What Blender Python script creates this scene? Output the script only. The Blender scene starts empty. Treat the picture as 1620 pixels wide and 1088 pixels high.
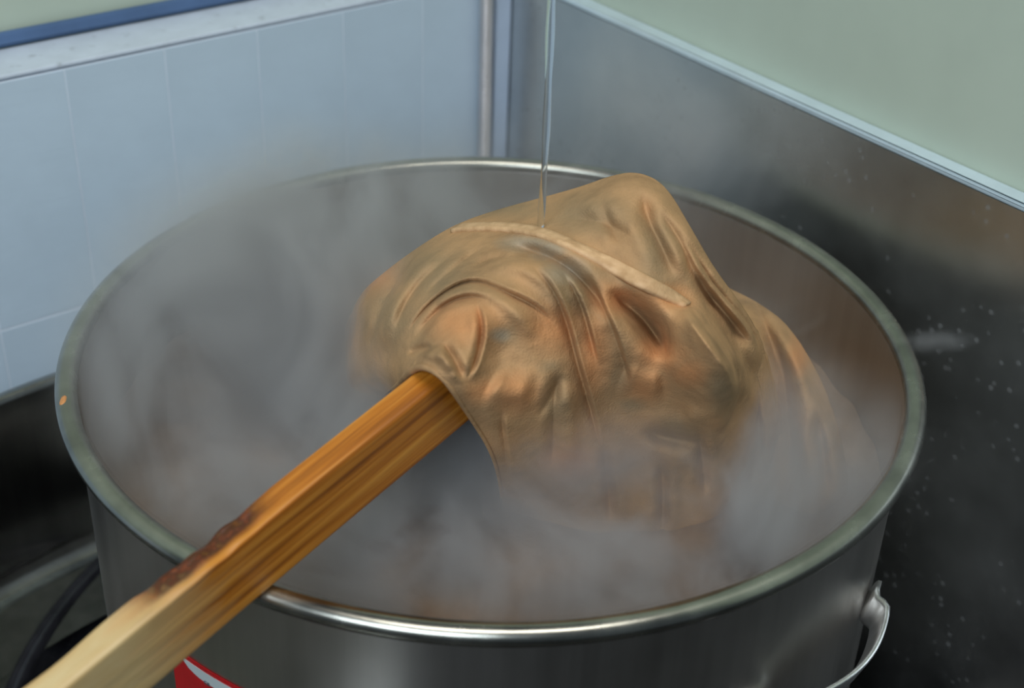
import bpy, bmesh, math, random
import numpy as np
from mathutils import Vector, Matrix

random.seed(7)
rng = np.random.default_rng(11)
sc = bpy.context.scene
COL = sc.collection

# ------------------------------------------------------------------ camera
CAM = np.array([0.0, -0.85521928, 0.54267083])
CR = np.array([0.99938443, 0.00710717, 0.03435489])
CU = np.array([-0.0328035, 0.53649176, 0.84326777])
CF = np.array([0.01243787, 0.84387563, -0.53639465])
FPX = 2254.98964
cam_data = bpy.data.cameras.new('camera')
cam = bpy.data.objects.new('camera', cam_data)
COL.objects.link(cam)
m = Matrix(((CR[0], CU[0], -CF[0], CAM[0]), (CR[1], CU[1], -CF[1], CAM[1]),
            (CR[2], CU[2], -CF[2], CAM[2]), (0, 0, 0, 1)))
cam.matrix_world = m
cam_data.sensor_width = 36.0
cam_data.lens = FPX / 1620.0 * 36.0
cam_data.clip_start = 0.02
cam_data.clip_end = 50
cam_data.dof.use_dof = True
cam_data.dof.focus_distance = 0.93
cam_data.dof.aperture_fstop = 5.6
sc.camera = cam

# ------------------------------------------------------------------ world, lights, exposure
world = bpy.data.worlds.new('room_light')
sc.world = world
world.use_nodes = True
bg = world.node_tree.nodes['Background']
bg.inputs['Color'].default_value = (0.62, 0.78, 0.95, 1)
bg.inputs['Strength'].default_value = 0.10


def area(name, loc, target, sx, sy, power, color):
    d = bpy.data.lights.new(name, 'AREA')
    d.shape = 'RECTANGLE'
    d.size, d.size_y = sx, sy
    d.energy = power
    d.color = color
    o = bpy.data.objects.new(name, d)
    COL.objects.link(o)
    o.location = loc
    v = Vector(target) - Vector(loc)
    o.rotation_euler = v.to_track_quat('-Z', 'Y').to_euler()
    return o


area('ceiling_light', (0.05, -0.75, 1.9), (0.0, 0.05, 0.0), 1.3, 0.5, 18, (1.0, 0.97, 0.92))
area('window_light', (-0.65, -2.1, 1.35), (0.0, 0.2, 0.0), 1.2, 1.0, 34, (0.78, 0.89, 1.0))
sc.view_settings.view_transform = 'Standard'
sc.view_settings.look = 'None'
sc.view_settings.exposure = 0.0
sc.view_settings.gamma = 1.0
sc.view_settings.use_curve_mapping = False
sc.cycles.volume_bounces = 1
sc.cycles.volume_step_rate = 1.0
sc.cycles.max_bounces = 8

# ------------------------------------------------------------------ helpers
AZ = 0.655885733
DL = np.array([math.cos(AZ), math.sin(AZ), 0.0])      # along the tiled wall (and normal of the steel wall)
NL = np.array([-math.sin(AZ), math.cos(AZ), 0.0])     # towards the tiled wall (and along the steel wall)


def W(u, n, z):
    """room coordinates (along tiled wall, towards tiled wall, height) -> world"""
    return tuple(DL * u + NL * n + np.array([0, 0, z]))


def at(px, py, z):
    d = CF + (px - 810) / FPX * CR - (py - 544) / FPX * CU
    return CAM + d * ((z - CAM[2]) / d[2])


def lin(r, g, b):
    def f(c):
        c /= 255.0
        return c / 12.92 if c <= 0.04045 else ((c + 0.055) / 1.055) ** 2.4
    return (f(r), f(g), f(b), 1.0)


def tag(o, label=None, cat=None, group=None, kind=None):
    if label: o['label'] = label
    if cat: o['category'] = cat
    if group: o['group'] = group
    if kind: o['kind'] = kind
    return o


def empty(name, loc=(0, 0, 0)):
    o = bpy.data.objects.new(name, None)
    o.location = loc
    o.empty_display_size = 0.05
    COL.objects.link(o)
    return o


def link(name, me, mat, parent=None, smooth=True):
    o = bpy.data.objects.new(name, me)
    COL.objects.link(o)
    if mat: me.materials.append(mat)
    if smooth:
        for p in me.polygons: p.use_smooth = True
    if parent is not None:
        o.parent = parent
        o.location = -Vector(parent.location)
    return o


def mesh(name, vs, fs, mat, parent=None, smooth=True):
    me = bpy.data.meshes.new(name)
    me.from_pydata([tuple(map(float, v)) for v in vs], [], [tuple(map(int, f)) for f in fs])
    bm = bmesh.new(); bm.from_mesh(me)
    bmesh.ops.recalc_face_normals(bm, faces=bm.faces)
    bm.to_mesh(me); bm.free()
    return link(name, me, mat, parent, smooth)


def from_bm(name, bm, mat, parent=None, smooth=True):
    me = bpy.data.meshes.new(name)
    bmesh.ops.recalc_face_normals(bm, faces=bm.faces)
    bm.to_mesh(me); bm.free()
    return link(name, me, mat, parent, smooth)


def lathe(profile, seg=192, closed=False, a0=0.0, a1=2 * math.pi, c=(0, 0)):
    full = abs(a1 - a0 - 2 * math.pi) < 1e-6
    n = seg if full else seg + 1
    vs, fs = [], []
    k = len(profile)
    for i in range(n):
        a = a0 + (a1 - a0) * i / seg
        for r, z in profile:
            vs.append((c[0] + r * math.cos(a), c[1] + r * math.sin(a), z))
    for i in range(seg):
        j = (i + 1) % n
        for q in range(k if closed else k - 1):
            q2 = (q + 1) % k
            fs.append((i * k + q, j * k + q, j * k + q2, i * k + q2))
    return vs, fs


def room_box(bm, u0, u1, n0, n1, z0, z1, bevel=0.0):
    """box aligned with the two walls, added to bm"""
    vs = [bm.verts.new(W(u, n, z)) for z in (z0, z1) for n in (n0, n1) for u in (u0, u1)]
    F = [(0, 1, 3, 2), (4, 5, 7, 6), (0, 1, 5, 4), (2, 3, 7, 6), (0, 2, 6, 4), (1, 3, 7, 5)]
    fs = [bm.faces.new([vs[i] for i in f]) for f in F]
    if bevel:
        es = list({e for f in fs for e in f.edges})
        bmesh.ops.bevel(bm, geom=es, offset=bevel, segments=2, profile=0.6, affect='EDGES')


def tube(points, radii, seg=16, caps=True):
    P = [Vector(p) for p in points]
    vs, fs = [], []
    up = None
    for i, p in enumerate(P):
        t = (P[min(i + 1, len(P) - 1)] - P[max(i - 1, 0)]).normalized()
        if up is None:
            up = Vector((1, 0, 0)) if abs(t.x) < .8 else Vector((0, 1, 0))
        a = (up - t * up.dot(t)).normalized()
        b = t.cross(a)
        up = a
        r = radii[i] if hasattr(radii, '__len__') else radii
        for k in range(seg):
            w = 2 * math.pi * k / seg
            vs.append(p + a * (r * math.cos(w)) + b * (r * math.sin(w)))
    for i in range(len(P) - 1):
        for k in range(seg):
            k2 = (k + 1) % seg
            fs.append((i * seg + k, i * seg + k2, (i + 1) * seg + k2, (i + 1) * seg + k))
    if caps:
        fs.append(tuple(range(seg)))
        fs.append(tuple((len(P) - 1) * seg + k for k in range(seg)))
    return vs, fs


# ------------------------------------------------------------------ materials
def new_mat(name):
    mt = bpy.data.materials.new(name)
    mt.use_nodes = True
    nt = mt.node_tree
    b = nt.nodes['Principled BSDF']
    return mt, nt, b


def N(nt, kind, **kw):
    n = nt.nodes.new(kind)
    for k, v in kw.items():
        if k in n.inputs: n.inputs[k].default_value = v
        else: setattr(n, k, v)
    return n


def coords(nt, scale=(1, 1, 1), rot=(0, 0, 0)):
    tc = N(nt, 'ShaderNodeTexCoord')
    mp = N(nt, 'ShaderNodeMapping')
    mp.inputs['Scale'].default_value = scale
    mp.inputs['Rotation'].default_value = rot
    nt.links.new(tc.outputs['Object'], mp.inputs['Vector'])
    return mp.outputs['Vector']


def ramp(nt, fac, stops):
    r = N(nt, 'ShaderNodeValToRGB')
    e = r.color_ramp.elements
    while len(e) < len(stops): e.new(0.5)
    for el, (p, c) in zip(e, stops):
        el.position = p
        el.color = c if len(c) == 4 else (*c, 1)
    nt.links.new(fac, r.inputs['Fac'])
    return r.outputs['Color']


def mixc(nt, fac, a, b, mode='MIX'):
    mx = N(nt, 'ShaderNodeMix', data_type='RGBA', blend_type=mode)
    for s, v in ((mx.inputs[0], fac), (mx.inputs[6], a), (mx.inputs[7], b)):
        if hasattr(v, 'links'): nt.links.new(v, s)
        else: s.default_value = v
    return mx.outputs[2]


def math_n(nt, op, a, b=None, clamp=False):
    n = N(nt, 'ShaderNodeMath', operation=op, use_clamp=clamp)
    for s, v in ((n.inputs[0], a), (n.inputs[1], b)):
        if v is None: continue
        if hasattr(v, 'links'): nt.links.new(v, s)
        else: s.default_value = v
    return n.outputs[0]


def bump(nt, b, h, strength, dist):
    bp = N(nt, 'ShaderNodeBump')
    bp.inputs['Strength'].default_value = strength
    bp.inputs['Distance'].default_value = dist
    nt.links.new(h, bp.inputs['Height'])
    nt.links.new(bp.outputs['Normal'], b.inputs['Normal'])


def noise(nt, vec, scale, detail=3, rough=0.5):
    n = N(nt, 'ShaderNodeTexNoise')
    n.inputs['Scale'].default_value = scale
    n.inputs['Detail'].default_value = detail
    n.inputs['Roughness'].default_value = rough
    nt.links.new(vec, n.inputs['Vector'])
    return n.outputs['Fac']


def steel(name, base, rough, streak=(60, 60, 1.5), specks=None, var=0.25, rot=(0, 0, 0)):
    mt, nt, b = new_mat(name)
    b.inputs['Metallic'].default_value = 1.0
    v = coords(nt, streak, rot)
    n1 = noise(nt, v, 3.0, 4, 0.6)
    v2 = coords(nt)
    n2 = noise(nt, v2, 9.0, 4, 0.6)
    mixn = math_n(nt, 'MULTIPLY', math_n(nt, 'ADD', n1, n2), 0.5)
    lo = tuple(c * (1 - var) for c in base[:3]) + (1,)
    hi = tuple(min(1, c * (1 + var)) for c in base[:3]) + (1,)
    col = ramp(nt, mixn, [(0.3, lo), (0.7, hi)])
    if specks:
        vo = N(nt, 'ShaderNodeTexVoronoi', feature='F1')
        vo.inputs['Scale'].default_value = specks[0]
        nt.links.new(v2, vo.inputs['Vector'])
        keep = ramp(nt, noise(nt, v2, 14.0, 2), [(0.46, (0, 0, 0)), (0.56, (1, 1, 1))])
        dot = ramp(nt, vo.outputs['Distance'], [(0.10, (1, 1, 1)), (0.26, (0, 0, 0))])
        f = math_n(nt, 'MULTIPLY', math_n(nt, 'MULTIPLY', keep, dot), specks[1])
        col = mixc(nt, f, col, specks[2])
        nt.links.new(math_n(nt, 'SUBTRACT', 1.0, math_n(nt, 'MULTIPLY', f, 0.8)), b.inputs['Metallic'])
    nt.links.new(col, b.inputs['Base Color'])
    r = N(nt, 'ShaderNodeMapRange')
    nt.links.new(mixn, r.inputs[0])
    r.inputs[1].default_value, r.inputs[2].default_value = 0.25, 0.75
    r.inputs[3].default_value, r.inputs[4].default_value = rough * 0.8, rough * 1.25
    nt.links.new(r.outputs[0], b.inputs['Roughness'])
    bump(nt, b, n1, 0.03, 0.001)
    return mt


def plain(name, col, rough, n_scale=20, var=0.06, bump_s=0.0, metallic=0.0):
    mt, nt, b = new_mat(name)
    v = coords(nt)
    n = noise(nt, v, n_scale, 4, 0.6)
    lo = tuple(c * (1 - var) for c in col[:3]) + (1,)
    hi = tuple(min(1, c * (1 + var)) for c in col[:3]) + (1,)
    nt.links.new(ramp(nt, n, [(0.35, lo), (0.65, hi)]), b.inputs['Base Color'])
    b.inputs['Roughness'].default_value = rough
    b.inputs['Metallic'].default_value = metallic
    if bump_s: bump(nt, b, n, bump_s, 0.002)
    return mt


M_tile = plain('glazed_tile', lin(196, 214, 228), 0.32, 14, 0.03, 0.0)
# fine horizontal ripple in the glaze
_nt = M_tile.node_tree
_v = coords(_nt, (5, 5, 60))
bump(_nt, _nt.nodes['Principled BSDF'], noise(_nt, _v, 4.0, 3), 0.12, 0.0015)
M_grout = plain('white_grout', lin(222, 232, 243), 0.6, 40, 0.04)
M_sill = plain('pale_stone', lin(205, 215, 228), 0.45, 45, 0.05)
_nt = M_sill.node_tree
_b = _nt.nodes['Principled BSDF']
_v = coords(_nt)
_base = _b.inputs['Base Color'].links[0].from_socket
_sp = ramp(_nt, noise(_nt, _v, 75, 2, 0.5), [(0.62, (0, 0, 0)), (0.74, (1, 1, 1))])
_nt.links.new(mixc(_nt, math_n(_nt, 'MULTIPLY', _sp, 0.35), _base, lin(120, 125, 130)), _b.inputs['Base Color'])
M_green = plain('green_paint', lin(182, 194, 178), 0.55, 6, 0.04)
M_blue = plain('blue_paint', lin(78, 104, 142), 0.45, 12, 0.12)
M_floor = plain('dark_floor', lin(34, 35, 35), 0.6, 10, 0.2)
M_panel = steel('steel_sheet', (0.60, 0.615, 0.60), 0.34, (7, 7, 7), (90, 0.3, (0.045, 0.045, 0.042, 1)), 0.10)
M_cap = plain('pale_edge', lin(196, 214, 222), 0.4, 30, 0.05)
M_pot = steel('pot_steel', (0.50, 0.475, 0.44), 0.32, (26, 26, 0.8), None, 0.14)
M_rim = steel('rim_steel', (0.34, 0.335, 0.29), 0.25, (12, 12, 12), None, 0.35)
M_handle = steel('handle_steel', (0.85, 0.82, 0.79), 0.30)
M_tub = steel('tub_steel', (0.34, 0.34, 0.325), 0.17, (14, 14, 1.0), None, 0.3)
M_black = plain('black_iron', (0.02, 0.02, 0.024, 1), 0.16, 30, 0.3, 0.05)
M_hose = steel('hose_steel', (0.7, 0.68, 0.68), 0.45)
M_trim = plain('bluish_trim', lin(176, 192, 212), 0.35, 12, 0.05)

# ------------------------------------------------------------------ structure
CL, CRT = 0.43, 0.3277           # distance of tiled wall and of steel sheet from the pot axis
ZT = 0.0905                      # top of both
FLOOR_Z = -0.62

vs = [W(-1.6, -2.2, FLOOR_Z), W(0.9, -2.2, FLOOR_Z), W(0.9, 0.9, FLOOR_Z), W(-1.6, 0.9, FLOOR_Z)]
vs += [(v[0], v[1], v[2] - 0.05) for v in vs]
tag(mesh('floor', vs, [(0, 1, 2, 3), (4, 5, 6, 7), (0, 1, 5, 4), (1, 2, 6, 5), (2, 3, 7, 6), (3, 0, 4, 7)], M_floor, smooth=False), kind='structure')

# tiled low wall: grout bed with single tiles proud of it
bm = bmesh.new()
room_box(bm, -1.35, CRT + 0.0, CL - 0.0030, CL + 0.055, FLOOR_Z, ZT - 0.001)
wall_l = tag(from_bm('wall_left', bm, M_grout, None, False), kind='structure')
TW, TH = 0.0895, 0.2245
bm = bmesh.new()
room_box(bm, 0, TW - 0.0011, CL - 0.0033, CL - 0.0028, 0, TH - 0.0022, 0.0002)
me_tile = bpy.data.meshes.new('tile')
bmesh.ops.recalc_face_normals(bm, faces=bm.faces)
bm.to_mesh(me_tile); bm.free()
me_tile.materials.append(M_tile)
first_u = -0.0405 - 10 * TW
for r in range(3):
    for k in range(14):
        u = first_u + k * TW
        if u + TW > CRT + 0.001: continue
        z = ZT - 0.0008 - (r + 1) * TH
        if z < FLOOR_Z: continue
        o = bpy.data.objects.new('tile', me_tile)
        COL.objects.link(o)
        o.parent = wall_l
        dz = random.uniform(-1, 1) * 0.0001
        o.location = Vector(DL * (u + 0.0008) + NL * dz) + Vector((0, 0, z + 0.0008))
bm = bmesh.new()
room_box(bm, -1.35, CRT - 0.002, CL - 0.004, CL + 0.0545, ZT, ZT + 0.0042, 0.0015)
sill = tag(from_bm('trim_1', bm, M_sill, None, False), kind='structure')

# green wall set back behind the sill, and behind the steel sheet
bm = bmesh.new()
room_box(bm, -1.6, 0.9, CL + 0.056, CL + 0.16, FLOOR_Z, 1.2)
tag(from_bm('wall_back', bm, M_green, None, False), kind='structure')
bm = bmesh.new()
room_box(bm, -1.6, CRT + 0.02, CL + 0.049, CL + 0.0555, ZT + 0.0060, ZT + 0.0190, 0.003)
tag(from_bm('trim_2', bm, M_blue, None, False), kind='structure')
bm = bmesh.new()
room_box(bm, CRT + 0.018, CRT + 0.10, -1.6, CL + 0.055, FLOOR_Z, 1.2)
tag(from_bm('wall_right', bm, M_green, None, False), kind='structure')

# steel sheet splashback with a folded top edge
sp = tag(empty('steel_splashback', W(CRT, 0, FLOOR_Z)), 'dull grey stainless steel sheet covering the right wall behind the pot', 'splashback')
bm = bmesh.new()
room_box(bm, CRT, CRT + 0.004, -1.5, CL - 0.006, FLOOR_Z + 0.002, ZT)
from_bm('sheet', bm, M_panel, sp, False)
bm = bmesh.new()
room_box(bm, CRT - 0.001, CRT + 0.0175, -1.5, CL - 0.008, ZT + 0.0005, ZT + 0.006, 0.0025)
tag(from_bm('folded_edge', bm, M_cap, sp, False), 'pale bluish folded top edge')

# corner profile and corrugated hose
bm = bmesh.new()
room_box(bm, CRT - 0.0215, CRT - 0.001, CL - 0.016, CL - 0.0065, FLOOR_Z + 0.002, 0.30, 0.002)
tag(from_bm('corner_strip', bm, M_trim, None, False), 'bluish grey strip closing the corner between tiles and steel sheet', 'strip')
hx, hn = 0.2960, CL - 0.0150
pts, rad = [], []
nz = 1560
for i in range(nz):
    z = -0.55 + 0.88 * i / (nz - 1)
    pts.append(W(hx - 0.0012 * math.sin(z * 9), hn - 0.0008, z))
    rad.append(0.0062 + 0.0013 * math.sin(i * math.pi / 3.0 + .5))
hv, hf = tube(pts, rad, 14)
tag(mesh('corrugated_hose', hv, hf, M_hose), 'thin ribbed metal hose running down the corner behind the pot', 'hose')

# ------------------------------------------------------------------ steel tub around the pot, burner pan
TC, TR = (-0.046, -0.22), 0.52
tub = tag(empty('steel_tub', (TC[0], TC[1], FLOOR_Z)), 'dark curved steel tub wall around the pot, seen at the left', 'tub')
prof = [(TR + 0.010, -0.172), (TR + 0.010, -0.165), (TR + 0.004, -0.161), (TR - 0.002, -0.163), (TR - 0.003, -0.170), (TR - 0.0035, -0.20)]
for i in range(9):
    a = i / 8 * math.pi / 2
    prof.append((TR - 0.0035 - 0.025 * (1 - math.cos(a)), -0.335 - 0.025 * math.sin(a)))
prof += [(TR - 0.09, -0.362)]
lv, lf = lathe(prof, 96, False, math.radians(62), math.radians(250), TC)
mesh('tub_wall', lv, lf, M_tub, tub)
# tub floor between the wall's foot and the burner pan
fl_v, fl_f = [], []
na = 96
for i in range(na + 1):
    a = math.radians(62) + math.radians(188) * i / na
    ox, oy = TC[0] + (TR - 0.085) * math.cos(a), TC[1] + (TR - 0.085) * math.sin(a)
    b = math.atan2(oy, ox)
    r_out = math.hypot(ox, oy)
    r_in = min(0.396, r_out - 0.002)
    for t in (0, 1):
        rr = r_out * (1 - t) + r_in * t
        fl_v.append((rr * math.cos(b), rr * math.sin(b), -0.3625))
for i in range(na):
    fl_f.append((2 * i, 2 * i + 2, 2 * i + 3, 2 * i + 1))
mesh('tub_floor', fl_v, fl_f, M_tub, tub)

bp = tag(empty('burner_ring', (0, 0, FLOOR_Z)), 'black stepped ring under the pot at the lower left', 'burner')
prof = [(0.402, -0.366), (0.401, -0.357), (0.396, -0.353), (0.390, -0.355), (0.386, -0.362), (0.384, -0.385), (0.378, -0.392)]
prof += [(0.362, -0.394), (0.357, -0.389)]
lv, lf = lathe(prof, 110, False, math.radians(78), math.radians(357))
mesh('outer_ring', lv, lf, M_black, bp)
prof = [(0.360, -0.391), (0.352, -0.384), (0.344, -0.386), (0.340, -0.394), (0.338, -0.42), (0.332, -0.428), (0.20, -0.431), (0.20, -0.46), (0.33, -0.46), (0.33, -0.618), (0.345, -0.618), (0.350, -0.40)]
lv, lf = lathe(prof, 110, False, math.radians(78), math.radians(357))
mesh('inner_ring', lv, lf, M_black, bp)

# ------------------------------------------------------------------ the pot
WATER = -0.085
pot = tag(empty('stock_pot', (0, 0, -0.43)), 'large round stainless steel stock pot with rolled rim, full of steaming brown liquid', 'pot')
PR = 0.2885
prof = [(0.0, -0.4285), (PR - 0.03, -0.4285)]
for i in range(7):
    a = i / 6 * math.pi / 2
    prof.append((PR - 0.03 + 0.03 * math.sin(a), -0.3985 - 0.03 * math.cos(a)))
prof += [(PR, -0.3), (PR, -0.2), (PR, -0.1), (PR, -0.05), (PR, -0.012), (PR, -0.004), (PR - 0.0001, -0.003)]
prof += [(PR - 0.0019, -0.003), (PR - 0.002, -0.004), (PR - 0.002, -0.012), (PR - 0.002, -0.1), (PR - 0.002, -0.2), (PR - 0.002, -0.39), (PR - 0.03, -0.42), (0, -0.42)]
lv, lf = lathe(prof, 256)
mesh('body', lv, lf, M_pot, pot)
RR, RT = 0.2928, 0.0074
prof = []
for i in range(20):
    a = 2 * math.pi * i / 20
    # rolled rim, a little flattened on top
    prof.append((RR + RT * math.cos(a), (RT * 0.92) * math.sin(a)))
lv, lf = lathe(prof, 256, True)
mesh('rim', lv, lf, M_rim, pot)
# small orange deposit stuck on the rim
dp = at(101, 633, 0.006)
bm = bmesh.new()
bmesh.ops.create_icosphere(bm, subdivisions=2, radius=1.0)
for v in bm.verts:
    k = 1 + random.uniform(-.15, .15)
    v.co = Vector((dp[0] + v.co.x * .0026 * k, dp[1] + v.co.y * .0055 * k, 0.0055 + v.co.z * .0022 * k))
M_dep = plain('orange_deposit', lin(205, 140, 80), 0.6, 200, .2)
tag(from_bm('deposit', bm, M_dep, pot), 'small orange crust spot on the rim')

# strap handle on the right
def strap(path, width, thick, lean=0.0):
    """flat vertical strap along a horizontal path of (x, y, z)"""
    vs, fs = [], []
    P = [Vector(p) for p in path]
    for i, p in enumerate(P):
        t = (P[min(i + 1, len(P) - 1)] - P[max(i - 1, 0)]).normalized()
        n = t.cross(Vector((0, 0, 1))).normalized()
        for sn, sz in ((-1, -1), (1, -1), (1, -.8), (1, .8), (1, 1), (-1, 1), (-1, .8), (-1, -.8)):
            th = thick / 2 * (0.6 if abs(sz) == 1 else 1)
            vs.append(p + n * (sn * th) + Vector((0, 0, sz * width / 2)) + n * (lean * sz * width / 2))
    for i in range(len(P) - 1):
        for k in range(8):
            k2 = (k + 1) % 8
            fs.append((i * 8 + k, i * 8 + k2, (i + 1) * 8 + k2, (i + 1) * 8 + k))
    fs.append(tuple(range(8)))
    fs.append(tuple((len(P) - 1) * 8 + k for k in range(8)))
    return vs, fs


HZ = -0.112
LEAN = -0.35
path = []
A0, A1 = math.radians(-29), math.radians(-51)


def pol(r, a, z=HZ): return (r * math.cos(a), r * math.sin(a), z)


path += [pol(PR + 0.002, A0 + .065), pol(PR + 0.003, A0 + .03), pol(PR + 0.006, A0 + .004), pol(PR + .011, A0 - .004), pol(PR + .014, A0 - .014), pol(PR + .016, A0 - .04)]
for i in range(1, 14):
    t = i / 14
    path.append(pol(PR + .016 + .006 * math.sin(math.pi * t), A0 - .04 + (A1 - A0 + .08) * t))
path += [pol(PR + .016, A1 + .04), pol(PR + .014, A1 + .014), pol(PR + .011, A1 + .004), pol(PR + .006, A1 - .004), pol(PR + .003, A1 - .03), pol(PR + .002, A1 - .10)]
sv, sf = strap(path, 0.022, 0.004, LEAN)
handle = mesh('handle', sv, sf, M_handle, pot)

# red sticker with a white strip on the pot's front
M_red = plain('red_sticker', lin(205, 12, 25), 0.35, 60, .05)
M_white = plain('white_strip', lin(214, 224, 224), 0.5, 60, .03)
M_ink = plain('grey_ink', lin(70, 90, 95), 0.6)


def wallpt(px, py, R):
    d = CF + (px - 810) / FPX * CR - (py - 544) / FPX * CU
    a = d[0] ** 2 + d[1] ** 2
    b = CAM[0] * d[0] + CAM[1] * d[1]
    c = CAM[0] ** 2 + CAM[1] ** 2 - R * R
    t = (-b - math.sqrt(b * b - a * c)) / a
    return CAM + d * t


def patch(name, ang0, ang1, z0, z1, R, th, mat, parent, shape=None, n=12):
    vs, fs = [], []
    for i in range(n + 1):
        a = ang0 + (ang1 - ang0) * i / n
        zz0, zz1 = (z0, z1) if shape is None else shape(i / n)
        for r in (R, R + th):
            vs.append((r * math.cos(a), r * math.sin(a), zz0))
            vs.append((r * math.cos(a), r * math.sin(a), zz1))
    for i in range(n):
        b, c = 4 * i, 4 * i + 4
        fs += [(b, c, c + 1, b + 1), (b + 2, b + 3, c + 3, c + 2), (b + 1, c + 1, c + 3, b + 3), (b, b + 2, c + 2, c)]
    fs += [(0, 1, 3, 2), (4 * n, 4 * n + 2, 4 * n + 3, 4 * n + 1)]
    return mesh(name, vs, fs, mat, parent, False)


s0 = wallpt(287, 1043, PR); s1 = wallpt(372, 1083, PR)
a0s, a1s = math.atan2(s0[1], s0[0]), math.atan2(s1[1], s1[0])
z0s = max(s0[2], s1[2])
stk = patch('sticker', a0s - .03, a0s + (a1s - a0s) * 2.2, z0s - 0.06, z0s, PR + 0.0002, 0.0005, M_red, pot)
tag(stk, 'red sticker with a white strip')


def strip_shape(t):
    top = z0s - 0.0035
    h = 0.0085 * min(1, math.sqrt(min(1, t * 6)) * .75 + .25)
    return top - h, top


lab = patch('label_strip', a0s + .012, a0s + (a1s - a0s) * 2.0, 0, 0, PR + 0.0007, 0.0003, M_white, stk, strip_shape, 20)
lab.location = (0, 0, 0)
# the two grey letters that begin the line on the strip
lp = wallpt(330, 1079.5, PR)
la = math.atan2(lp[1], lp[0])
cu = bpy.data.curves.new('lettering', 'FONT')
cu.body = 'CR'
cu.size = 0.0042
cu.extrude = 0.0001
tmp = bpy.data.objects.new('lettering', cu)
COL.objects.link(tmp)
bpy.context.view_layer.update()
me_l = bpy.data.meshes.new_from_object(tmp.evaluated_get(bpy.context.evaluated_depsgraph_get()))
bpy.data.objects.remove(tmp)
tw = np.array([-math.sin(la), math.cos(la), 0])
nw = np.array([math.cos(la), math.sin(la), 0])
for v_ in me_l.vertices:
    x_, y_, z_ = v_.co
    w_ = nw * (PR + 0.0012 + z_) + tw * (x_ - 0.003) + np.array([0, 0, lp[2] - 0.0015 + y_])
    v_.co = Vector(w_) 
let = link('lettering', me_l, M_ink, stk, False)
let.location = (0, 0, 0)

# ------------------------------------------------------------------ the liquid
M_liq, nt, b = new_mat('brown_liquid')
v = coords(nt)
nn = noise(nt, v, 16, 4, .6)
nt.links.new(ramp(nt, nn, [(.35, lin(112, 88, 66)), (.7, lin(150, 122, 96))]), b.inputs['Base Color'])
b.inputs['Roughness'].default_value = 0.5
bump(nt, b, noise(nt, coords(nt, (1, 1, 1)), 40, 4, .6), 0.5, 0.004)
vs, fs = [(0, 0, WATER)], []
NA, NR = 160, 40
for j in range(1, NR + 1):
    r = (PR - 0.0022) * j / NR
    for i in range(NA):
        a = 2 * math.pi * i / NA
        x, y = r * math.cos(a), r * math.sin(a)
        z = WATER + 0.0016 * (math.sin(x * 95 + 1.7 * math.sin(y * 60)) + math.sin(y * 110 + 2 * math.sin(x * 50 + 1)))
        vs.append((x, y, z))
for i in range(NA): fs.append((0, 1 + i, 1 + (i + 1) % NA))
for j in range(NR - 1):
    for i in range(NA):
        i2 = (i + 1) % NA
        fs.append((1 + j * NA + i, 1 + (j + 1) * NA + i, 1 + (j + 1) * NA + i2, 1 + j * NA + i2))
tag(mesh('liquid', vs, fs, M_liq), 'murky brown boiling liquid filling the steel pot', 'liquid')

# ------------------------------------------------------------------ the wooden bar
SM0 = np.array([-0.0304653, -0.1772679, 0.0847274])
SD = np.array([0.65005838, 0.7296695, 0.21214741])
SE1 = np.array([-0.75422926, 0.65356207, 0.06320484])
SE2 = np.array([0.09253286, 0.20109461, -0.97519158])
SA, SB = 0.0175, 0.049
M_wood, nt, b = new_mat('wet_pine')
v = coords(nt, (1, 1, 1))
att = N(nt, 'ShaderNodeAttribute', attribute_name='along')
sep = N(nt, 'ShaderNodeSeparateXYZ')
nt.links.new(att.outputs['Vector'], sep.inputs[0])
# grain coordinates: stretched along the bar
gm = N(nt, 'ShaderNodeMapping')
gm.inputs['Scale'].default_value = (3.0, 110, 110)
nt.links.new(att.outputs['Vector'], gm.inputs['Vector'])
g1 = noise(nt, gm.outputs['Vector'], 1.0, 5, .6)
gm2 = N(nt, 'ShaderNodeMapping')
gm2.inputs['Scale'].default_value = (8, 45, 45)
nt.links.new(att.outputs['Vector'], gm2.inputs['Vector'])
g2 = noise(nt, gm2.outputs['Vector'], 1.0, 4, .6)
wet_col = ramp(nt, g1, [(.32, lin(104, 52, 10)), (.47, lin(182, 108, 26)), (.66, lin(226, 156, 62))])
dry_col = ramp(nt, g2, [(.30, lin(160, 116, 66)), (.46, lin(204, 172, 118)), (.70, lin(220, 198, 150))])
# dry wood near the hand end, soaked and darker towards the cloth
wob = math_n(nt, 'MULTIPLY', math_n(nt, 'SUBTRACT', g2, 0.5), 0.16)
pos = math_n(nt, 'ADD', sep.outputs['X'], wob)
wetf = N(nt, 'ShaderNodeMapRange')
nt.links.new(pos, wetf.inputs[0])
wetf.inputs[1].default_value, wetf.inputs[2].default_value = -0.225, -0.165
wetf.inputs[3].default_value, wetf.inputs[4].default_value = 0.0, 1.0
col = mixc(nt, wetf.outputs[0], dry_col, wet_col)
# rough scorched patch on the top edge where it lies over the rim
dk = N(nt, 'ShaderNodeAttribute', attribute_name='scar')
scar_n = noise(nt, v, 130, 4, .7)
scar = math_n(nt, 'MULTIPLY', dk.outputs['Fac'], ramp(nt, scar_n, [(.25, (.6, .6, .6)), (.5, (1, 1, 1))]))
col = mixc(nt, scar, col, ramp(nt, scar_n, [(.42, lin(40, 15, 5)), (.62, lin(120, 58, 22)), (.8, lin(178, 100, 50))]))
nt.links.new(col, b.inputs['Base Color'])
b.inputs['Roughness'].default_value = 0.42
bump(nt, b, math_n(nt, 'ADD', g1, math_n(nt, 'MULTIPLY', scar_n, dk.outputs['Fac'])), 0.5, 0.0016)

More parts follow.
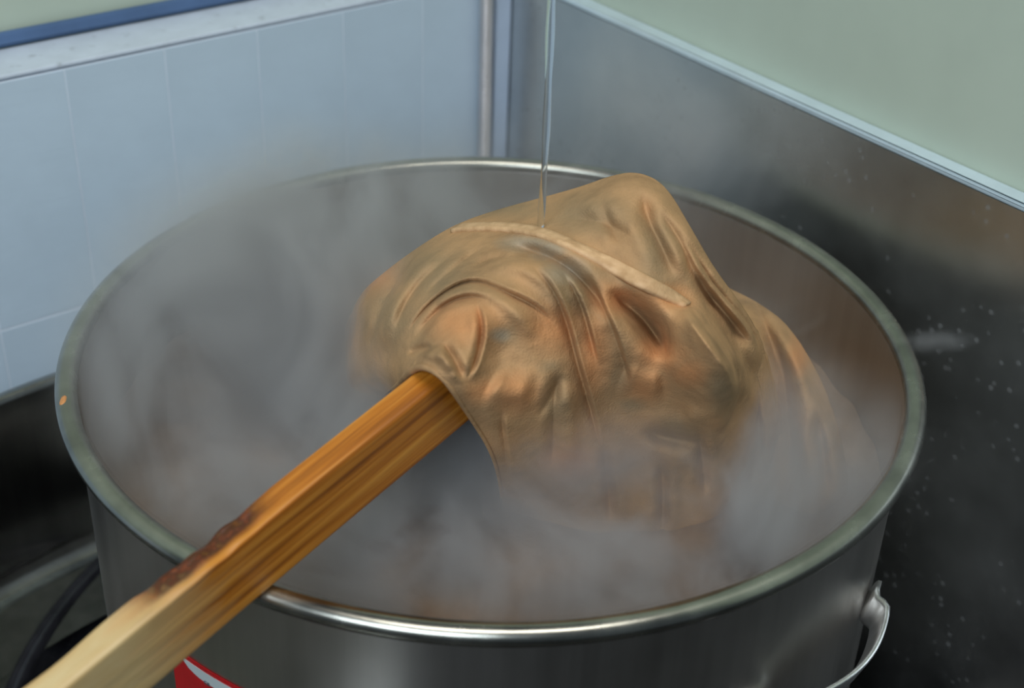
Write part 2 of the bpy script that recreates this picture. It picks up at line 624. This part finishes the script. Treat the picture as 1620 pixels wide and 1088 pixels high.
S0, S1, NS = -0.62, 0.205, 330
sec = []
# rounded rectangle section: e1 in [0, SA], e2 in [0, SB]
rc = 0.0022
for (cx, cy, a_) in ((rc, rc, 180), (SA - rc, rc, 270), (SA - rc, SB - rc, 0), (rc, SB - rc, 90)):
    for k in range(4):
        a = math.radians(a_ + 30 * k)
        sec.append((cx + rc * math.cos(a), cy + rc * math.sin(a)))
# subdivide the flats
sec2 = []
for i, p in enumerate(sec):
    q = sec[(i + 1) % len(sec)]
    sec2.append(p)
    L = math.hypot(q[0] - p[0], q[1] - p[1])
    kk = int(L / 0.0022)
    for j in range(1, kk):
        sec2.append((p[0] + (q[0] - p[0]) * j / kk, p[1] + (q[1] - p[1]) * j / kk))
sec = sec2
vs, fs, along, scarv = [], [], [], []
ns = len(sec)
ph = rng.uniform(0, 6.28, 8)
for i in range(NS + 1):
    s = S0 + (S1 - S0) * i / NS
    for e1, e2 in sec:
        # how far on the top edge (small e2), how close to the scar zone
        top = max(0.0, 1 - e2 / 0.010)
        left = min(1.0, e1 / SA)
        zone = math.exp(-((s + 0.165) / 0.038) ** 4)
        nz_ = 0.5 + 0.25 * math.sin(s * 310 + ph[0]) + 0.25 * math.sin(s * 177 + e1 * 900 + ph[1])
        dep = zone * top * (0.25 + 0.75 * left) * (0.0006 + 0.0042 * nz_)
        groove = 0.0004 * math.sin(e1 * 1500 + math.sin(s * 9) * .8) * (1 if e2 < .001 else 0)
        wv = 0.0006 * math.sin(s * 14 + ph[2])
        chip = 0.0018 * math.exp(-((s + .255) / .02) ** 2) * left * top
        p = SM0 + SD * s + SE1 * (e1 + wv - chip) + SE2 * (e2 + dep + groove)
        vs.append(p)
        along.append((s, e1 * 1.0, e2 * 1.0))
        scarv.append(min(1.0, 1.5 * zone * max(0, 1 - e2 / 0.007) * min(1, max(0, (e1 - .004) / .004))))
for i in range(NS):
    for k in range(ns):
        k2 = (k + 1) % ns
        fs.append((i * ns + k, i * ns + k2, (i + 1) * ns + k2, (i + 1) * ns + k))
fs.append(tuple(range(ns))); fs.append(tuple(NS * ns + k for k in range(ns)))
bar = mesh('wooden_bar', vs, fs, M_wood)
at_ = bar.data.attributes.new('along', 'FLOAT_VECTOR', 'POINT')
at_.data.foreach_set('vector', np.array(along, dtype=np.float32).ravel())
at_ = bar.data.attributes.new('scar', 'FLOAT', 'POINT')
at_.data.foreach_set('value', np.array(scarv, dtype=np.float32))
tag(bar, 'long squared wooden bar lying over the rim with its end under the cloth', 'wooden bar')

# ------------------------------------------------------------------ the cloth bag
CTRL = [  # px, py, height
    # along the bar
    (697, 578, .100), (735, 535, .107), (770, 500, .113), (810, 465, .118), (860, 425, .124), (900, 392, .128),
    (950, 340, .138), (1000, 290, .150),
    # left of the ridge
    (650, 545, .080), (610, 560, .045), (580, 600, .000), (600, 520, .062), (640, 470, .083), (690, 480, .100), (575, 530, .030),
    (700, 420, .103), (660, 400, .085), (720, 359, .095), (640, 405, .073), (560, 470, .030), (600, 435, .055), (540, 560, -.02),
    (760, 420, .112), (790, 357, .112),
    # hem and behind it
    (860, 370, .123), (930, 398, .128), (1000, 434, .121), (1060, 463, .109), (1082, 478, .102),
    (790, 334, .103), (870, 312, .117), (930, 294, .135),
    (1050, 300, .149), (1075, 350, .137), (1110, 400, .121), (1140, 450, .100), (1180, 500, .070), (1205, 545, .045), (1208, 600, .009), (1200, 660, -.025),
    (1060, 400, .131), (1124, 478, .086), (1162, 530, .060), (1190, 590, .030), (1090, 500, .106),
    # right front face
    (1000, 490, .106), (1050, 520, .090), (1126, 545, .092), (1163, 604, .066), (1146, 652, .032), (1140, 700, -.012),
    (980, 560, .078), (1040, 600, .058), (1080, 650, .028), (1050, 690, .000),
    (920, 480, .104), (930, 560, .074), (940, 640, .034), (950, 720, -.015), (1000, 760, -.045), (900, 800, -.065),
    (860, 540, .092), (840, 600, .074), (820, 640, .056), (880, 640, .048), (850, 700, .012), (860, 760, -.030), (780, 560, .090), (770, 610, .078),
    # lower bulge at the right
    (1100, 800, -.070),
]
BND = [  # cloth edge around the bar, from the left foot over the bar to the front foot
    (560, 690, -.100), (585, 650, -.060), (611, 622, -.005), (628, 610, .045), (644, 592, .076), (662, 578, .0935), (682, 582, .0995), (700, 594, .0985), (716, 618, .086),
    (734, 645, .068), (752, 672, .046), (772, 703, .023), (786, 738, -.010), (793, 775, -.046), (797, 818, -.095)]
OUT = [  # outline of the bag from the left foot over the top to the front foot
    (548, 690, -.100), (532, 620, -.065), (548, 520, -.005), (566, 466, .028), (610, 428, .052), (662, 390, .078), (720, 354, .097), (790, 330, .106), (870, 309, .119),
    (925, 293, .136), (962, 279, .146), (1000, 271, .151), (1034, 280, .152), (1060, 303, .148), (1092, 358, .137), (1130, 424, .112), (1165, 470, .088), (1194, 513, .062),
    (1211, 560, .036), (1216, 610, .006), (1212, 660, -.024), (1202, 720, -.056), (1180, 785, -.086), (1140, 840, -.100), (1060, 868, -.100), (960, 872, -.100),
    (880, 855, -.100), (815, 825, -.100)]
# a lower fold of the bag that bulges out at the right, behind the main drape
CTRL2 = [(1220, 540, .000), (1260, 600, -.012), (1285, 660, -.030), (1240, 640, -.036), (1230, 720, -.066), (1290, 740, -.055), (1250, 790, -.080)]
BND2 = [(1132, 452, -.010), (1132, 520, -.010), (1140, 600, -.040), (1145, 700, -.075), (1150, 780, -.095), (1160, 862, -.105)]
OUT2 = [(1146, 452, .000), (1200, 478, .014), (1250, 515, .008), (1298, 595, -.016), (1322, 660, -.036), (1338, 725, -.058), (1344, 790, -.080), (1300, 840, -.100), (1180, 868, -.105)]


def ray_dirs(px, py):
    px, py = np.asarray(px, float), np.asarray(py, float)
    return CF + ((px - 810) / FPX)[..., None] * CR - ((py - 544) / FPX)[..., None] * CU


def depth_of(c):
    d = ray_dirs(c[0], c[1])
    return (c[2] - CAM[2]) / d[2]


def tps(r):
    return np.where(r > 1e-9, r * r * np.log(np.maximum(r, 1e-9)), 0.0)


def smooth_surface(cs):
    """thin-plate surface through the control points"""
    XY = np.array([(c[0] / 100, c[1] / 100) for c in cs])
    Z = np.array([depth_of(c) for c in cs])
    n = len(XY)
    K = tps(np.hypot(XY[:, None, 0] - XY[None, :, 0], XY[:, None, 1] - XY[None, :, 1])) + np.eye(n) * 0.03
    A = np.zeros((n + 3, n + 3))
    A[:n, :n] = K
    A[:n, n] = 1; A[:n, n + 1:] = XY
    A[n, :n] = 1; A[n + 1:, :n] = XY.T
    sol = np.linalg.solve(A, np.concatenate([Z, np.zeros(3)]))

    def f(px, py):
        q = np.stack([np.ravel(px), np.ravel(py)], -1) / 100.0
        out = np.empty(len(q))
        for i in range(0, len(q), 20000):
            qq = q[i:i + 20000]
            r = np.hypot(qq[:, None, 0] - XY[None, :, 0], qq[:, None, 1] - XY[None, :, 1])
            out[i:i + 20000] = tps(r) @ sol[:n] + sol[n] + qq @ sol[n + 1:]
        return out.reshape(np.shape(px))
    return f


def resample(pl, n):
    pl = np.asarray(pl, float)
    L = np.concatenate([[0], np.cumsum(np.linalg.norm(np.diff(pl, axis=0), axis=1))])
    t = np.linspace(0, L[-1], n)
    return np.stack([np.interp(t, L, pl[:, i]) for i in range(pl.shape[1])], -1)


def smooth_pl(pl, n, it=3):
    pl = np.asarray(pl, float)
    for _ in range(it):
        q = [pl[0]]
        for a_, b_ in zip(pl[:-1], pl[1:]):
            q += [a_ * .75 + b_ * .25, a_ * .25 + b_ * .75]
        q.append(pl[-1])
        pl = np.array(q)
    return resample(pl, n)


# folds of the cloth: kind, height in metres, half width, run
FOLDS = [
    ('crease', .0060, 15, [(832, 400), (868, 452), (902, 520), (922, 590), (937, 660), (955, 730)]),
    ('crease', .0045, 13, [(632, 540), (668, 490), (712, 455), (748, 441), (790, 452), (845, 482), (885, 525)]),
    ('ridge', .0050, 14, [(665, 515), (700, 478), (742, 462), (790, 466), (824, 498), (842, 545)]),
    ('valley', .0040, 9, [(648, 545), (684, 502), (722, 476), (762, 470), (790, 482)]),
    ('crease', .0055, 12, [(760, 475), (770, 515), (755, 562), (735, 600)]),
    ('ridge', .0045, 12, [(752, 480), (757, 520), (745, 555), (728, 596)]),
    ('valley', .0050, 10, [(700, 540), (718, 572), (730, 600)]),
    ('ridge', .0040, 12, [(690, 548), (708, 575), (722, 608)]),
    ('valley', .0045, 11, [(668, 398), (630, 438), (605, 480), (588, 530), (575, 580)]),
    ('ridge', .0030, 14, [(700, 385), (655, 425), (625, 475), (605, 540)]),
    ('valley', .0035, 10, [(735, 385), (680, 425), (640, 480), (618, 540)]),
    ('valley', .0025, 8, [(770, 392), (715, 420), (670, 470)]),
    ('valley', .0140, 22, [(958, 450), (1005, 490), (1037, 527), (1068, 568)]),
    ('ridge', .0110, 20, [(1084, 480), (1132, 542), (1168, 602)]),
    ('crease', -.0100, 24, [(1078, 474), (1100, 502), (1134, 545), (1172, 600), (1158, 645), (1140, 690)]),
    ('valley', .0060, 14, [(1110, 478), (1150, 528), (1190, 592), (1200, 645)]),
    ('valley', .0040, 8, [(640, 566), (660, 553), (684, 550)]),
    ('ridge', .0050, 11, [(672, 578), (684, 562), (700, 572), (708, 590)]),
    ('valley', .0060, 12, [(1085, 410), (1120, 462), (1160, 512), (1195, 560)]),
    ('crease', .0050, 12, [(885, 425), (915, 470), (935, 520), (950, 580)]),
    ('ridge', .0050, 22, [(770, 600), (815, 622), (850, 625)]),
    ('valley', .0030, 12, [(850, 665), (872, 630), (892, 590)]),
    ('ridge', .0060, 24, [(985, 590), (1020, 607), (1055, 610)]),
    ('valley', .0060, 16, [(1018, 300), (1028, 345), (1052, 410), (1064, 445)]),
    ('valley', .0040, 10, [(1046, 330), (1075, 385), (1098, 440)]),
    ('crease', -.0060, 13, [(1072, 365), (1108, 425), (1150, 475), (1196, 532), (1210, 590)]),
    ('ridge', .0050, 14, [(1060, 320), (1092, 375), (1132, 440), (1180, 502), (1205, 550)]),
    ('crease', .0045, 13, [(928, 428), (962, 490), (985, 555), (1002, 618)]),
    ('valley', .0030, 10, [(884, 590), (874, 660), (868, 740)]),
    ('ridge', .0030, 12, [(905, 600), (900, 670), (900, 740)]),
    ('valley', .0045, 13, [(1098, 670), (1112, 730), (1120, 790)]),
    ('ridge', .0045, 16, [(1070, 655), (1120, 668), (1155, 650)]),
    ('valley', .0060, 16, [(1010, 680), (1060, 695), (1110, 705)]),
    ('valley', .0080, 16, [(790, 388), (835, 392), (880, 412), (935, 455), (960, 490)]),
    ('ridge', .0040, 12, [(765, 430), (815, 422), (850, 442), (884, 484), (905, 525)]),
    ('valley', .0025, 9, [(745, 424), (785, 410), (825, 410)]),
    ('valley', .0035, 11, [(742, 640), (765, 672), (790, 735)]),
    ('crease', .0030, 12, [(800, 640), (806, 700), (804, 770)]),
    ('valley', .0045, 14, [(1205, 545), (1212, 620), (1205, 720)]),
    ('ridge', .0050, 20, [(1240, 530), (1272, 600), (1292, 690)]),
    ('valley', .0050, 14, [(1222, 520), (1240, 600), (1248, 690), (1250, 770)]),
    ('valley', .0050, 14, [(1290, 640), (1303, 720), (1310, 790)]),
    ('valley', .0040, 12, [(950, 700), (965, 760), (970, 830)]),
    ('valley', .0040, 12, [(1040, 720), (1050, 780), (1050, 850)]),
    ('ridge', .0030, 16, [(870, 320), (940, 318), (1000, 330)]),
    ('valley', .0025, 12, [(900, 345), (960, 350), (1010, 380)]),
    ('valley', .0020, 12, [(950, 300), (960, 340), (990, 400)]),
]


def fold_field(X, Y, poly):
    best = np.full(X.shape, 1e6)
    side = np.zeros(X.shape)
    par = np.zeros(X.shape)
    m = len(poly)
    for i in range(m - 1):
        a_, b_ = poly[i], poly[i + 1]
        e = b_ - a_
        L2 = e @ e + 1e-12
        t = np.clip(((X - a_[0]) * e[0] + (Y - a_[1]) * e[1]) / L2, 0, 1)
        dx, dy = X - (a_[0] + t * e[0]), Y - (a_[1] + t * e[1])
        dd = np.hypot(dx, dy)
        k = dd < best
        best[k] = dd[k]
        side[k] = np.sign(e[0] * dy - e[1] * dx)[k]
        par[k] = ((i + t) / (m - 1))[k]
    return best, side, par


def vnoise(X, Y, sc_, seed):
    r_ = np.random.default_rng(seed)
    out = np.zeros_like(X)
    for _ in range(14):
        th = r_.uniform(0, 2 * math.pi); k = sc_ * r_.uniform(.6, 1.6); p_ = r_.uniform(0, 6.28)
        out += np.sin((X * math.cos(th) + Y * math.sin(th)) * k + p_)
    return out / 14 ** .5



def drape(ctrl, bnd, out, folds, NSS, NTT, NB, cen, with_bar):
    """cloth surface: a fan of lines from the near edge to the outline, then falling away behind it"""
    f = smooth_surface(ctrl + bnd + out)
    Bp = smooth_pl([c[:2] for c in bnd], NSS, 2)
    Op = smooth_pl([c[:2] for c in out], NSS, 2)
    tt = np.linspace(0, 1, NTT)
    X = Bp[:, None, 0] * (1 - tt) + Op[:, None, 0] * tt
    Y = Bp[:, None, 1] * (1 - tt) + Op[:, None, 1] * tt
    DEP = f(X, Y)
    # a little sideways wobble keeps the fold lines from looking drawn
    WX, WY = X + 3.0 * vnoise(X, Y, .035, 21), Y + 3.0 * vnoise(X, Y, .035, 22)
    D = np.zeros_like(DEP)
    for kind, dep, wid, pl in folds:
        poly = smooth_pl(pl, 24, 2)
        dist, side, par = fold_field(WX, WY, poly)
        taper = np.clip(np.minimum(par, 1 - par) * 3.5, 0, 1)
        taper = taper * taper * (3 - 2 * taper)
        if kind == 'valley':
            g = -np.exp(-np.abs(dist / (wid * .75)) ** 1.5) + 0.35 * np.exp(-((dist - wid * 1.5) / wid) ** 2)
        elif kind == 'ridge':
            g = np.exp(-(dist / wid) ** 2)
        else:   # one side rides over the other
            s_ = side * dist / wid * (1 if dep > 0 else -1)
            g = np.where(s_ < 0, np.exp(-np.abs(s_) * .7) * np.minimum(1, -s_ * 2.5), -np.exp(-(s_ * 1.1)) * np.minimum(1, s_ * 6) * .8)
            dep = abs(dep)
        D += g * dep * taper * FOLD_GAIN
    D += 0.0010 * vnoise(X, Y, .045, 3) + 0.0005 * vnoise(X, Y, .10, 4) + 0.0002 * vnoise(X, Y, .2, 5)
    # roll the surface away at its outline
    dO, _, _ = fold_field(X, Y, Op[::6])
    roll = np.clip(1 - dO / 26, 0, 1) ** 2 * 0.016
    DEP = DEP - D * np.clip(tt * 12, 0, 1)[None, :] + roll
    DIR = ray_dirs(X, Y)
    PTS = CAM + DIR * DEP[..., None]
    if with_bar:   # never let the wooden bar poke through the cloth
        hl2 = SD[0] ** 2 + SD[1] ** 2
        s_par = ((PTS[..., 0] - SM0[0]) * SD[0] + (PTS[..., 1] - SM0[1]) * SD[1]) / hl2
        lat = (PTS[..., 0] - SM0[0] - SD[0] * s_par) * SE1[0] + (PTS[..., 1] - SM0[1] - SD[1] * s_par) * SE1[1]
        bar_top = SM0[2] + SD[2] * s_par + 0.005
        inside = np.clip(1 - np.maximum(np.abs(lat - SA / 2) - SA / 2 - .001, 0) / .005, 0, 1) * (s_par < S1 + .01) * (s_par > -.004)
        need = np.maximum(bar_top - PTS[..., 2], 0)
        need = np.where(need < .012, need, np.maximum(0, .024 - need)) * inside
        PTS = PTS - DIR * (need / np.abs(DIR[..., 2]) * .8)[..., None]
    rows = [PTS]
    edge = PTS[:, -1]
    outw = edge[:, :2] - np.array(cen)
    outw /= np.linalg.norm(outw, axis=1)[:, None]
    outw = outw * .6 + np.array([0.15, 0.99]) * .7
    outw /= np.linalg.norm(outw, axis=1)[:, None]
    drop = (edge[:, 2] + 0.112).clip(0.003, 1)
    for k in range(1, NB + 1):
        t = k / NB
        zz = edge[:, 2] - drop * t
        off = 0.36 * np.maximum(drop - .02, 0) * math.sin(t * math.pi / 2) * (0.9 + .1 * np.sin(np.arange(NSS) * .11))
        row = np.concatenate([edge[:, :2] + outw * off[:, None], zz[:, None]], 1)
        rr = np.hypot(row[:, 0], row[:, 1])
        row[:, :2] *= np.minimum(1, (PR - 0.010) / rr)[:, None]
        rows.append(row[:, None, :])
    PTS = np.concatenate(rows, 1)
    NTA = PTS.shape[1]
    idx = np.arange(NSS * NTA).reshape(NSS, NTA)
    q = np.stack([idx[:-1, :-1], idx[1:, :-1], idx[1:, 1:], idx[:-1, 1:]], -1).reshape(-1, 4)
    PXY = np.full((NSS, NTA, 2), 1e5)
    PXY[:, :NTT, 0] = X; PXY[:, :NTT, 1] = Y
    return PTS, q, PXY.reshape(-1, 2)


FOLD_GAIN = 2.1
NSS = 460
FOLDS2 = [f for f in FOLDS if f[3][0][0] >= 1222] + [('valley', .004, 14, [(1180, 450), (1215, 520), (1235, 600)])]
FOLDS1 = [f for f in FOLDS if f[3][0][0] < 1222]
PTS, q, PXY = drape(CTRL, BND, OUT, FOLDS1, NSS, 300, 26, (0.07, -0.01), True)
vs = PTS.reshape(-1, 3)
PTS2, q2, PXY2 = drape(CTRL2, BND2, OUT2, FOLDS2, 160, 80, 16, (0.12, -0.03), False)
vs2 = PTS2.reshape(-1, 3)
bag = tag(empty('cloth_bag', (0.06, 0.0, WATER)), 'soaked brown cotton bag draped over the wooden bar in the steaming pot', 'cloth bag')

M_cloth, nt, b = new_mat('soaked_cotton')
v = coords(nt)
big = noise(nt, v, 22, 4, .6)
col = ramp(nt, big, [(.30, lin(152, 120, 84)), (.5, lin(182, 144, 102)), (.70, lin(198, 154, 108))])
att = N(nt, 'ShaderNodeAttribute', attribute_name='stain_sheen')
sepc = N(nt, 'ShaderNodeSeparateColor')
nt.links.new(att.outputs['Color'], sepc.inputs[0])
edge_n = math_n(nt, 'ADD', 0.55, noise(nt, v, 60, 3, .6))
f_or = math_n(nt, 'MULTIPLY', sepc.outputs[0], edge_n, True)
f_gr = math_n(nt, 'MULTIPLY', sepc.outputs[1], edge_n, True)
f_wh = math_n(nt, 'MULTIPLY', sepc.outputs[2], edge_n, True)
col = mixc(nt, math_n(nt, 'MULTIPLY', f_or, .60), col, lin(214, 146, 92))  # orange dye patches, with highlights of the wet bulges painted in
col = mixc(nt, math_n(nt, 'MULTIPLY', f_gr, .5), col, lin(138, 124, 96))
col = mixc(nt, math_n(nt, 'MULTIPLY', f_wh, .55), col, lin(160, 156, 140))  # grey reflection of the puddle painted into the cloth colour
nt.links.new(col, b.inputs['Base Color'])
rgh = N(nt, 'ShaderNodeMapRange')
nt.links.new(sepc.outputs[2], rgh.inputs[0])
rgh.inputs[3].default_value, rgh.inputs[4].default_value = 0.85, 0.35
b.inputs['Specular IOR Level'].default_value = 0.3
nt.links.new(rgh.outputs[0], b.inputs['Roughness'])
b.inputs['Sheen Weight'].default_value = 0.0
wv1 = noise(nt, coords(nt, (1, 1, 1)), 700, 2, .5)
wv2 = noise(nt, v, 90, 3, .6)
bump(nt, b, math_n(nt, 'ADD', math_n(nt, 'MULTIPLY', wv1, .6), wv2), 0.5, 0.0018)

# dye stains and wet patches; wet highlights and puddle reflection painted in as colour
BLOBS = [
    (0, 815, 622, 42, 30), (0, 735, 510, 50, 32), (0, 1020, 607, 34, 26), (0, 1045, 565, 40, 26), (0, 965, 470, 30, 26), (0, 870, 520, 38, 34), (0, 940, 560, 22, 50),
    (0, 1090, 590, 26, 20), (0, 600, 430, 30, 30), (0, 1050, 470, 40, 18), (0, 1265, 560, 16, 30), (0, 900, 730, 40, 24), (0, 760, 620, 24, 20),
    (1, 680, 430, 60, 45), (1, 620, 500, 40, 50), (1, 1070, 680, 42, 22), (1, 1000, 640, 20, 10), (1, 880, 640, 22, 40), (1, 905, 455, 45, 34), (1, 800, 530, 18, 14),
    (1, 930, 340, 60, 30), (1, 1040, 400, 30, 60), (1, 800, 330, 70, 14), (1, 1010, 440, 60, 14), (1, 870, 580, 16, 10), (1, 985, 600, 14, 20), (1, 1140, 620, 20, 30),
    (2, 870, 396, 28, 16), (2, 835, 385, 40, 12), (2, 895, 425, 30, 20), (2, 790, 530, 14, 10),
]


def cloth_sheet(name, vs, q, PXY):
    me = bpy.data.meshes.new(name)
    me.from_pydata(vs.tolist(), [], q.tolist())
    sheet = link(name, me, M_cloth, bag)
    stain_sheen = np.zeros((len(vs), 4), np.float32); stain_sheen[:, 3] = 1
    for ch, px, py, rx, ry in BLOBS:
        rr = np.hypot((PXY[:, 0] - px) / rx, (PXY[:, 1] - py) / ry)
        stain_sheen[:, ch] = np.maximum(stain_sheen[:, ch], np.clip((1.5 - rr) / 1.2, 0, 1))
    ca = me.color_attributes.new('stain_sheen', 'FLOAT_COLOR', 'POINT')
    ca.data.foreach_set('color', stain_sheen.ravel())
    sol_m = sheet.modifiers.new('thickness', 'SOLIDIFY')
    sol_m.thickness = 0.0016
    sol_m.offset = -1.0
    return sheet


cloth_sheet('sheet', vs, q, PXY)
cloth_sheet('lower_fold', vs2, q2, PXY2)

# the stitched hem: a flat doubled band lying on the cloth
M_hem, nt, b = new_mat('hem_cotton')
v = coords(nt)
nt.links.new(ramp(nt, noise(nt, v, 120, 3), [(.3, lin(190, 150, 106)), (.7, lin(224, 184, 138))]), b.inputs['Base Color'])
b.inputs['Roughness'].default_value = .65
bump(nt, b, noise(nt, v, 500, 2), .4, .001)
from mathutils.bvhtree import BVHTree
bvh = BVHTree.FromPolygons([Vector(p) for p in vs], q.tolist())


def hit(px, py):
    d = CF + (px - 810) / FPX * CR - (py - 544) / FPX * CU
    loc, nrm, i_, dist = bvh.ray_cast(Vector(CAM), Vector(d).normalized())
    if loc is None: return None, None
    if nrm.z < 0: nrm = -nrm
    return loc, nrm


def band(name, path_px, width, height, mat, parent, n=90, wscale=None):
    pp = smooth_pl(path_px, n)
    Ls, Ns = [], []
    for p in pp:
        l, nr_ = hit(*p)
        if l is None: continue
        Ls.append(np.array(l)); Ns.append(np.array(nr_))
    Ls, Ns = np.array(Ls), np.array(Ns)
    for _ in range(6):
        Ls[1:-1] = (Ls[:-2] + Ls[1:-1] * 2 + Ls[2:]) / 4
        Ns[1:-1] = (Ns[:-2] + Ns[1:-1] * 2 + Ns[2:]) / 4
    vs_, fs_ = [], []
    k = 8
    for i in range(len(Ls)):
        t = Ls[min(i + 1, len(Ls) - 1)] - Ls[max(i - 1, 0)]
        t /= np.linalg.norm(t)
        nn_ = Ns[i] - t * (Ns[i] @ t); nn_ /= np.linalg.norm(nn_)
        s_ = np.cross(nn_, t)
        w_ = width * (wscale(i / (len(Ls) - 1)) if wscale else 1)
        for a_, h_ in ((-1, -.6), (-1, .5), (-.8, 1), (-.2, .85), (.2, .85), (.8, 1), (1, .5), (1, -.6)):
            vs_.append(Ls[i] + s_ * (a_ * w_ / 2) + nn_ * (h_ * height))
    for i in range(len(Ls) - 1):
        for j in range(k):
            j2 = (j + 1) % k
            fs_.append((i * k + j, i * k + j2, (i + 1) * k + j2, (i + 1) * k + j))
    fs_.append(tuple(range(k))); fs_.append(tuple((len(Ls) - 1) * k + j for j in range(k)))
    return mesh(name, vs_, fs_, mat, parent)


hem = band('hem', [(722, 363), (760, 360), (810, 361), (860, 370), (900, 387), (950, 411), (1010, 443), (1060, 468), (1086, 484)], .0098, .0026, M_hem, bag)
tag(hem, 'paler stitched hem band')
# rolled lip of the cloth over the end of the bar
lip = resample(PTS[int(NSS * .22):int(NSS * .93), 0], 90)
for _ in range(5): lip[1:-1] = (lip[:-2] + lip[1:-1] * 2 + lip[2:]) / 4
rad = 0.0013 + 0.0010 * np.exp(-((np.linspace(0, 1, 90) - .3) / .14) ** 2)
lv, lf = tube(lip, rad, 10)
mesh('rolled_edge', lv, lf, M_cloth, bag)

# ------------------------------------------------------------------ falling water
M_water, nt, b = new_mat('falling_water')
b.inputs['Base Color'].default_value = (0.95, 0.98, 1.0, 1)
b.inputs['Transmission Weight'].default_value = 1.0
b.inputs['IOR'].default_value = 1.33
b.inputs['Roughness'].default_value = 0.08
l0, n0 = hit(855, 362)
pts, rad = [], []
for i in range(120):
    t = i / 119
    z = l0.z + 0.34 * t
    pts.append((l0.x + .0006 * math.sin(t * 9), l0.y + .0006 * math.cos(t * 7), z))
    rad.append(0.0021 + 0.0016 * t ** 1.3 + 0.0003 * math.sin(t * 38))
wv, wf = tube(pts, rad, 16)
tag(mesh('water_stream', wv, wf, M_water), 'thin clear stream of water falling onto the hem of the cloth', 'water')

# ------------------------------------------------------------------ steam
M_steam = bpy.data.materials.new('steam')
M_steam.use_nodes = True
nt = M_steam.node_tree
nt.nodes.remove(nt.nodes['Principled BSDF'])
vol = N(nt, 'ShaderNodeVolumeScatter')
vol.inputs['Color'].default_value = (0.87, 0.875, 0.91, 1)
vol.inputs['Anisotropy'].default_value = 0.2
tc = N(nt, 'ShaderNodeTexCoord')
pv = tc.outputs['Object']
sepv = N(nt, 'ShaderNodeSeparateXYZ')
nt.links.new(pv, sepv.inputs[0])


def blob(cx, cy, cz, rx, ry, rz, amp, soft=0.0):
    s = N(nt, 'ShaderNodeVectorMath', operation='SUBTRACT')
    nt.links.new(pv, s.inputs[0]); s.inputs[1].default_value = (cx, cy, cz)
    d = N(nt, 'ShaderNodeVectorMath', operation='DIVIDE')
    nt.links.new(s.outputs[0], d.inputs[0]); d.inputs[1].default_value = (rx, ry, rz)
    l = N(nt, 'ShaderNodeVectorMath', operation='LENGTH')
    nt.links.new(d.outputs[0], l.inputs[0])
    mr = N(nt, 'ShaderNodeMapRange', interpolation_type='SMOOTHSTEP')
    nt.links.new(l.outputs['Value'], mr.inputs[0])
    mr.inputs[1].default_value, mr.inputs[2].default_value = soft, 1.0
    mr.inputs[3].default_value, mr.inputs[4].default_value = amp, 0.0
    return mr.outputs[0]


STEAM = [
    (-.14, .03, -.03, .20, .27, .17, 27),
    (-.19, -.06, -.05, .15, .18, .11, 16),
    (.03, -.17, -.06, .28, .17, .11, 26),
    (.20, -.10, -.06, .14, .17, .10, 27),
    (.09, -.15, -.03, .16, .10, .085, 13),
    (-.02, .20, -.03, .24, .13, .13, 9),
    (-.14, .13, .00, .13, .13, .11, 17),
    (.13, .24, .05, .14, .11, .17, 9),
    (.19, .09, -.03, .09, .12, .09, 6),
    (.318, .004, .004, .045, .018, .016, 40),
    (.0, -.02, -.085, .29, .27, .06, 24),
]
tot = None
for s_ in STEAM:
    o_ = blob(*s_)
    tot = o_ if tot is None else math_n(nt, 'ADD', tot, o_)
mp = N(nt, 'ShaderNodeMapping')
mp.inputs['Scale'].default_value = (1, 1, .75)
nt.links.new(pv, mp.inputs['Vector'])
nz1 = N(nt, 'ShaderNodeTexNoise')
nz1.inputs['Scale'].default_value = 8.5
nz1.inputs['Detail'].default_value = 4
nz1.inputs['Roughness'].default_value = .6
nz1.inputs['Distortion'].default_value = .8
nt.links.new(mp.outputs['Vector'], nz1.inputs['Vector'])
nm = N(nt, 'ShaderNodeMapRange', interpolation_type='SMOOTHSTEP')
nt.links.new(nz1.outputs['Fac'], nm.inputs[0])
nm.inputs[1].default_value, nm.inputs[2].default_value = .38, .66
nm.inputs[3].default_value, nm.inputs[4].default_value = .08, 2.0
dens = math_n(nt, 'MULTIPLY', tot, nm.outputs[0])
nt.links.new(dens, vol.inputs['Density'])
nt.links.new(vol.outputs[0], nt.nodes['Material Output'].inputs['Volume'])
try:
    M_steam.cycles.volume_step_rate = 0.65
except Exception:
    pass
prof = [(0, WATER + .003), (PR - .004, WATER + .003), (PR - .004, .004), (.330, .009), (.345, .014), (.335, .06), (.31, .12), (.28, .165), (.20, .19), (0, .20)]
lv, lf = lathe(prof, 64)
steam = mesh('steam', lv, lf, M_steam)
tag(steam, 'pale grey steam rising from the hot liquid inside the pot', 'steam', kind='stuff')
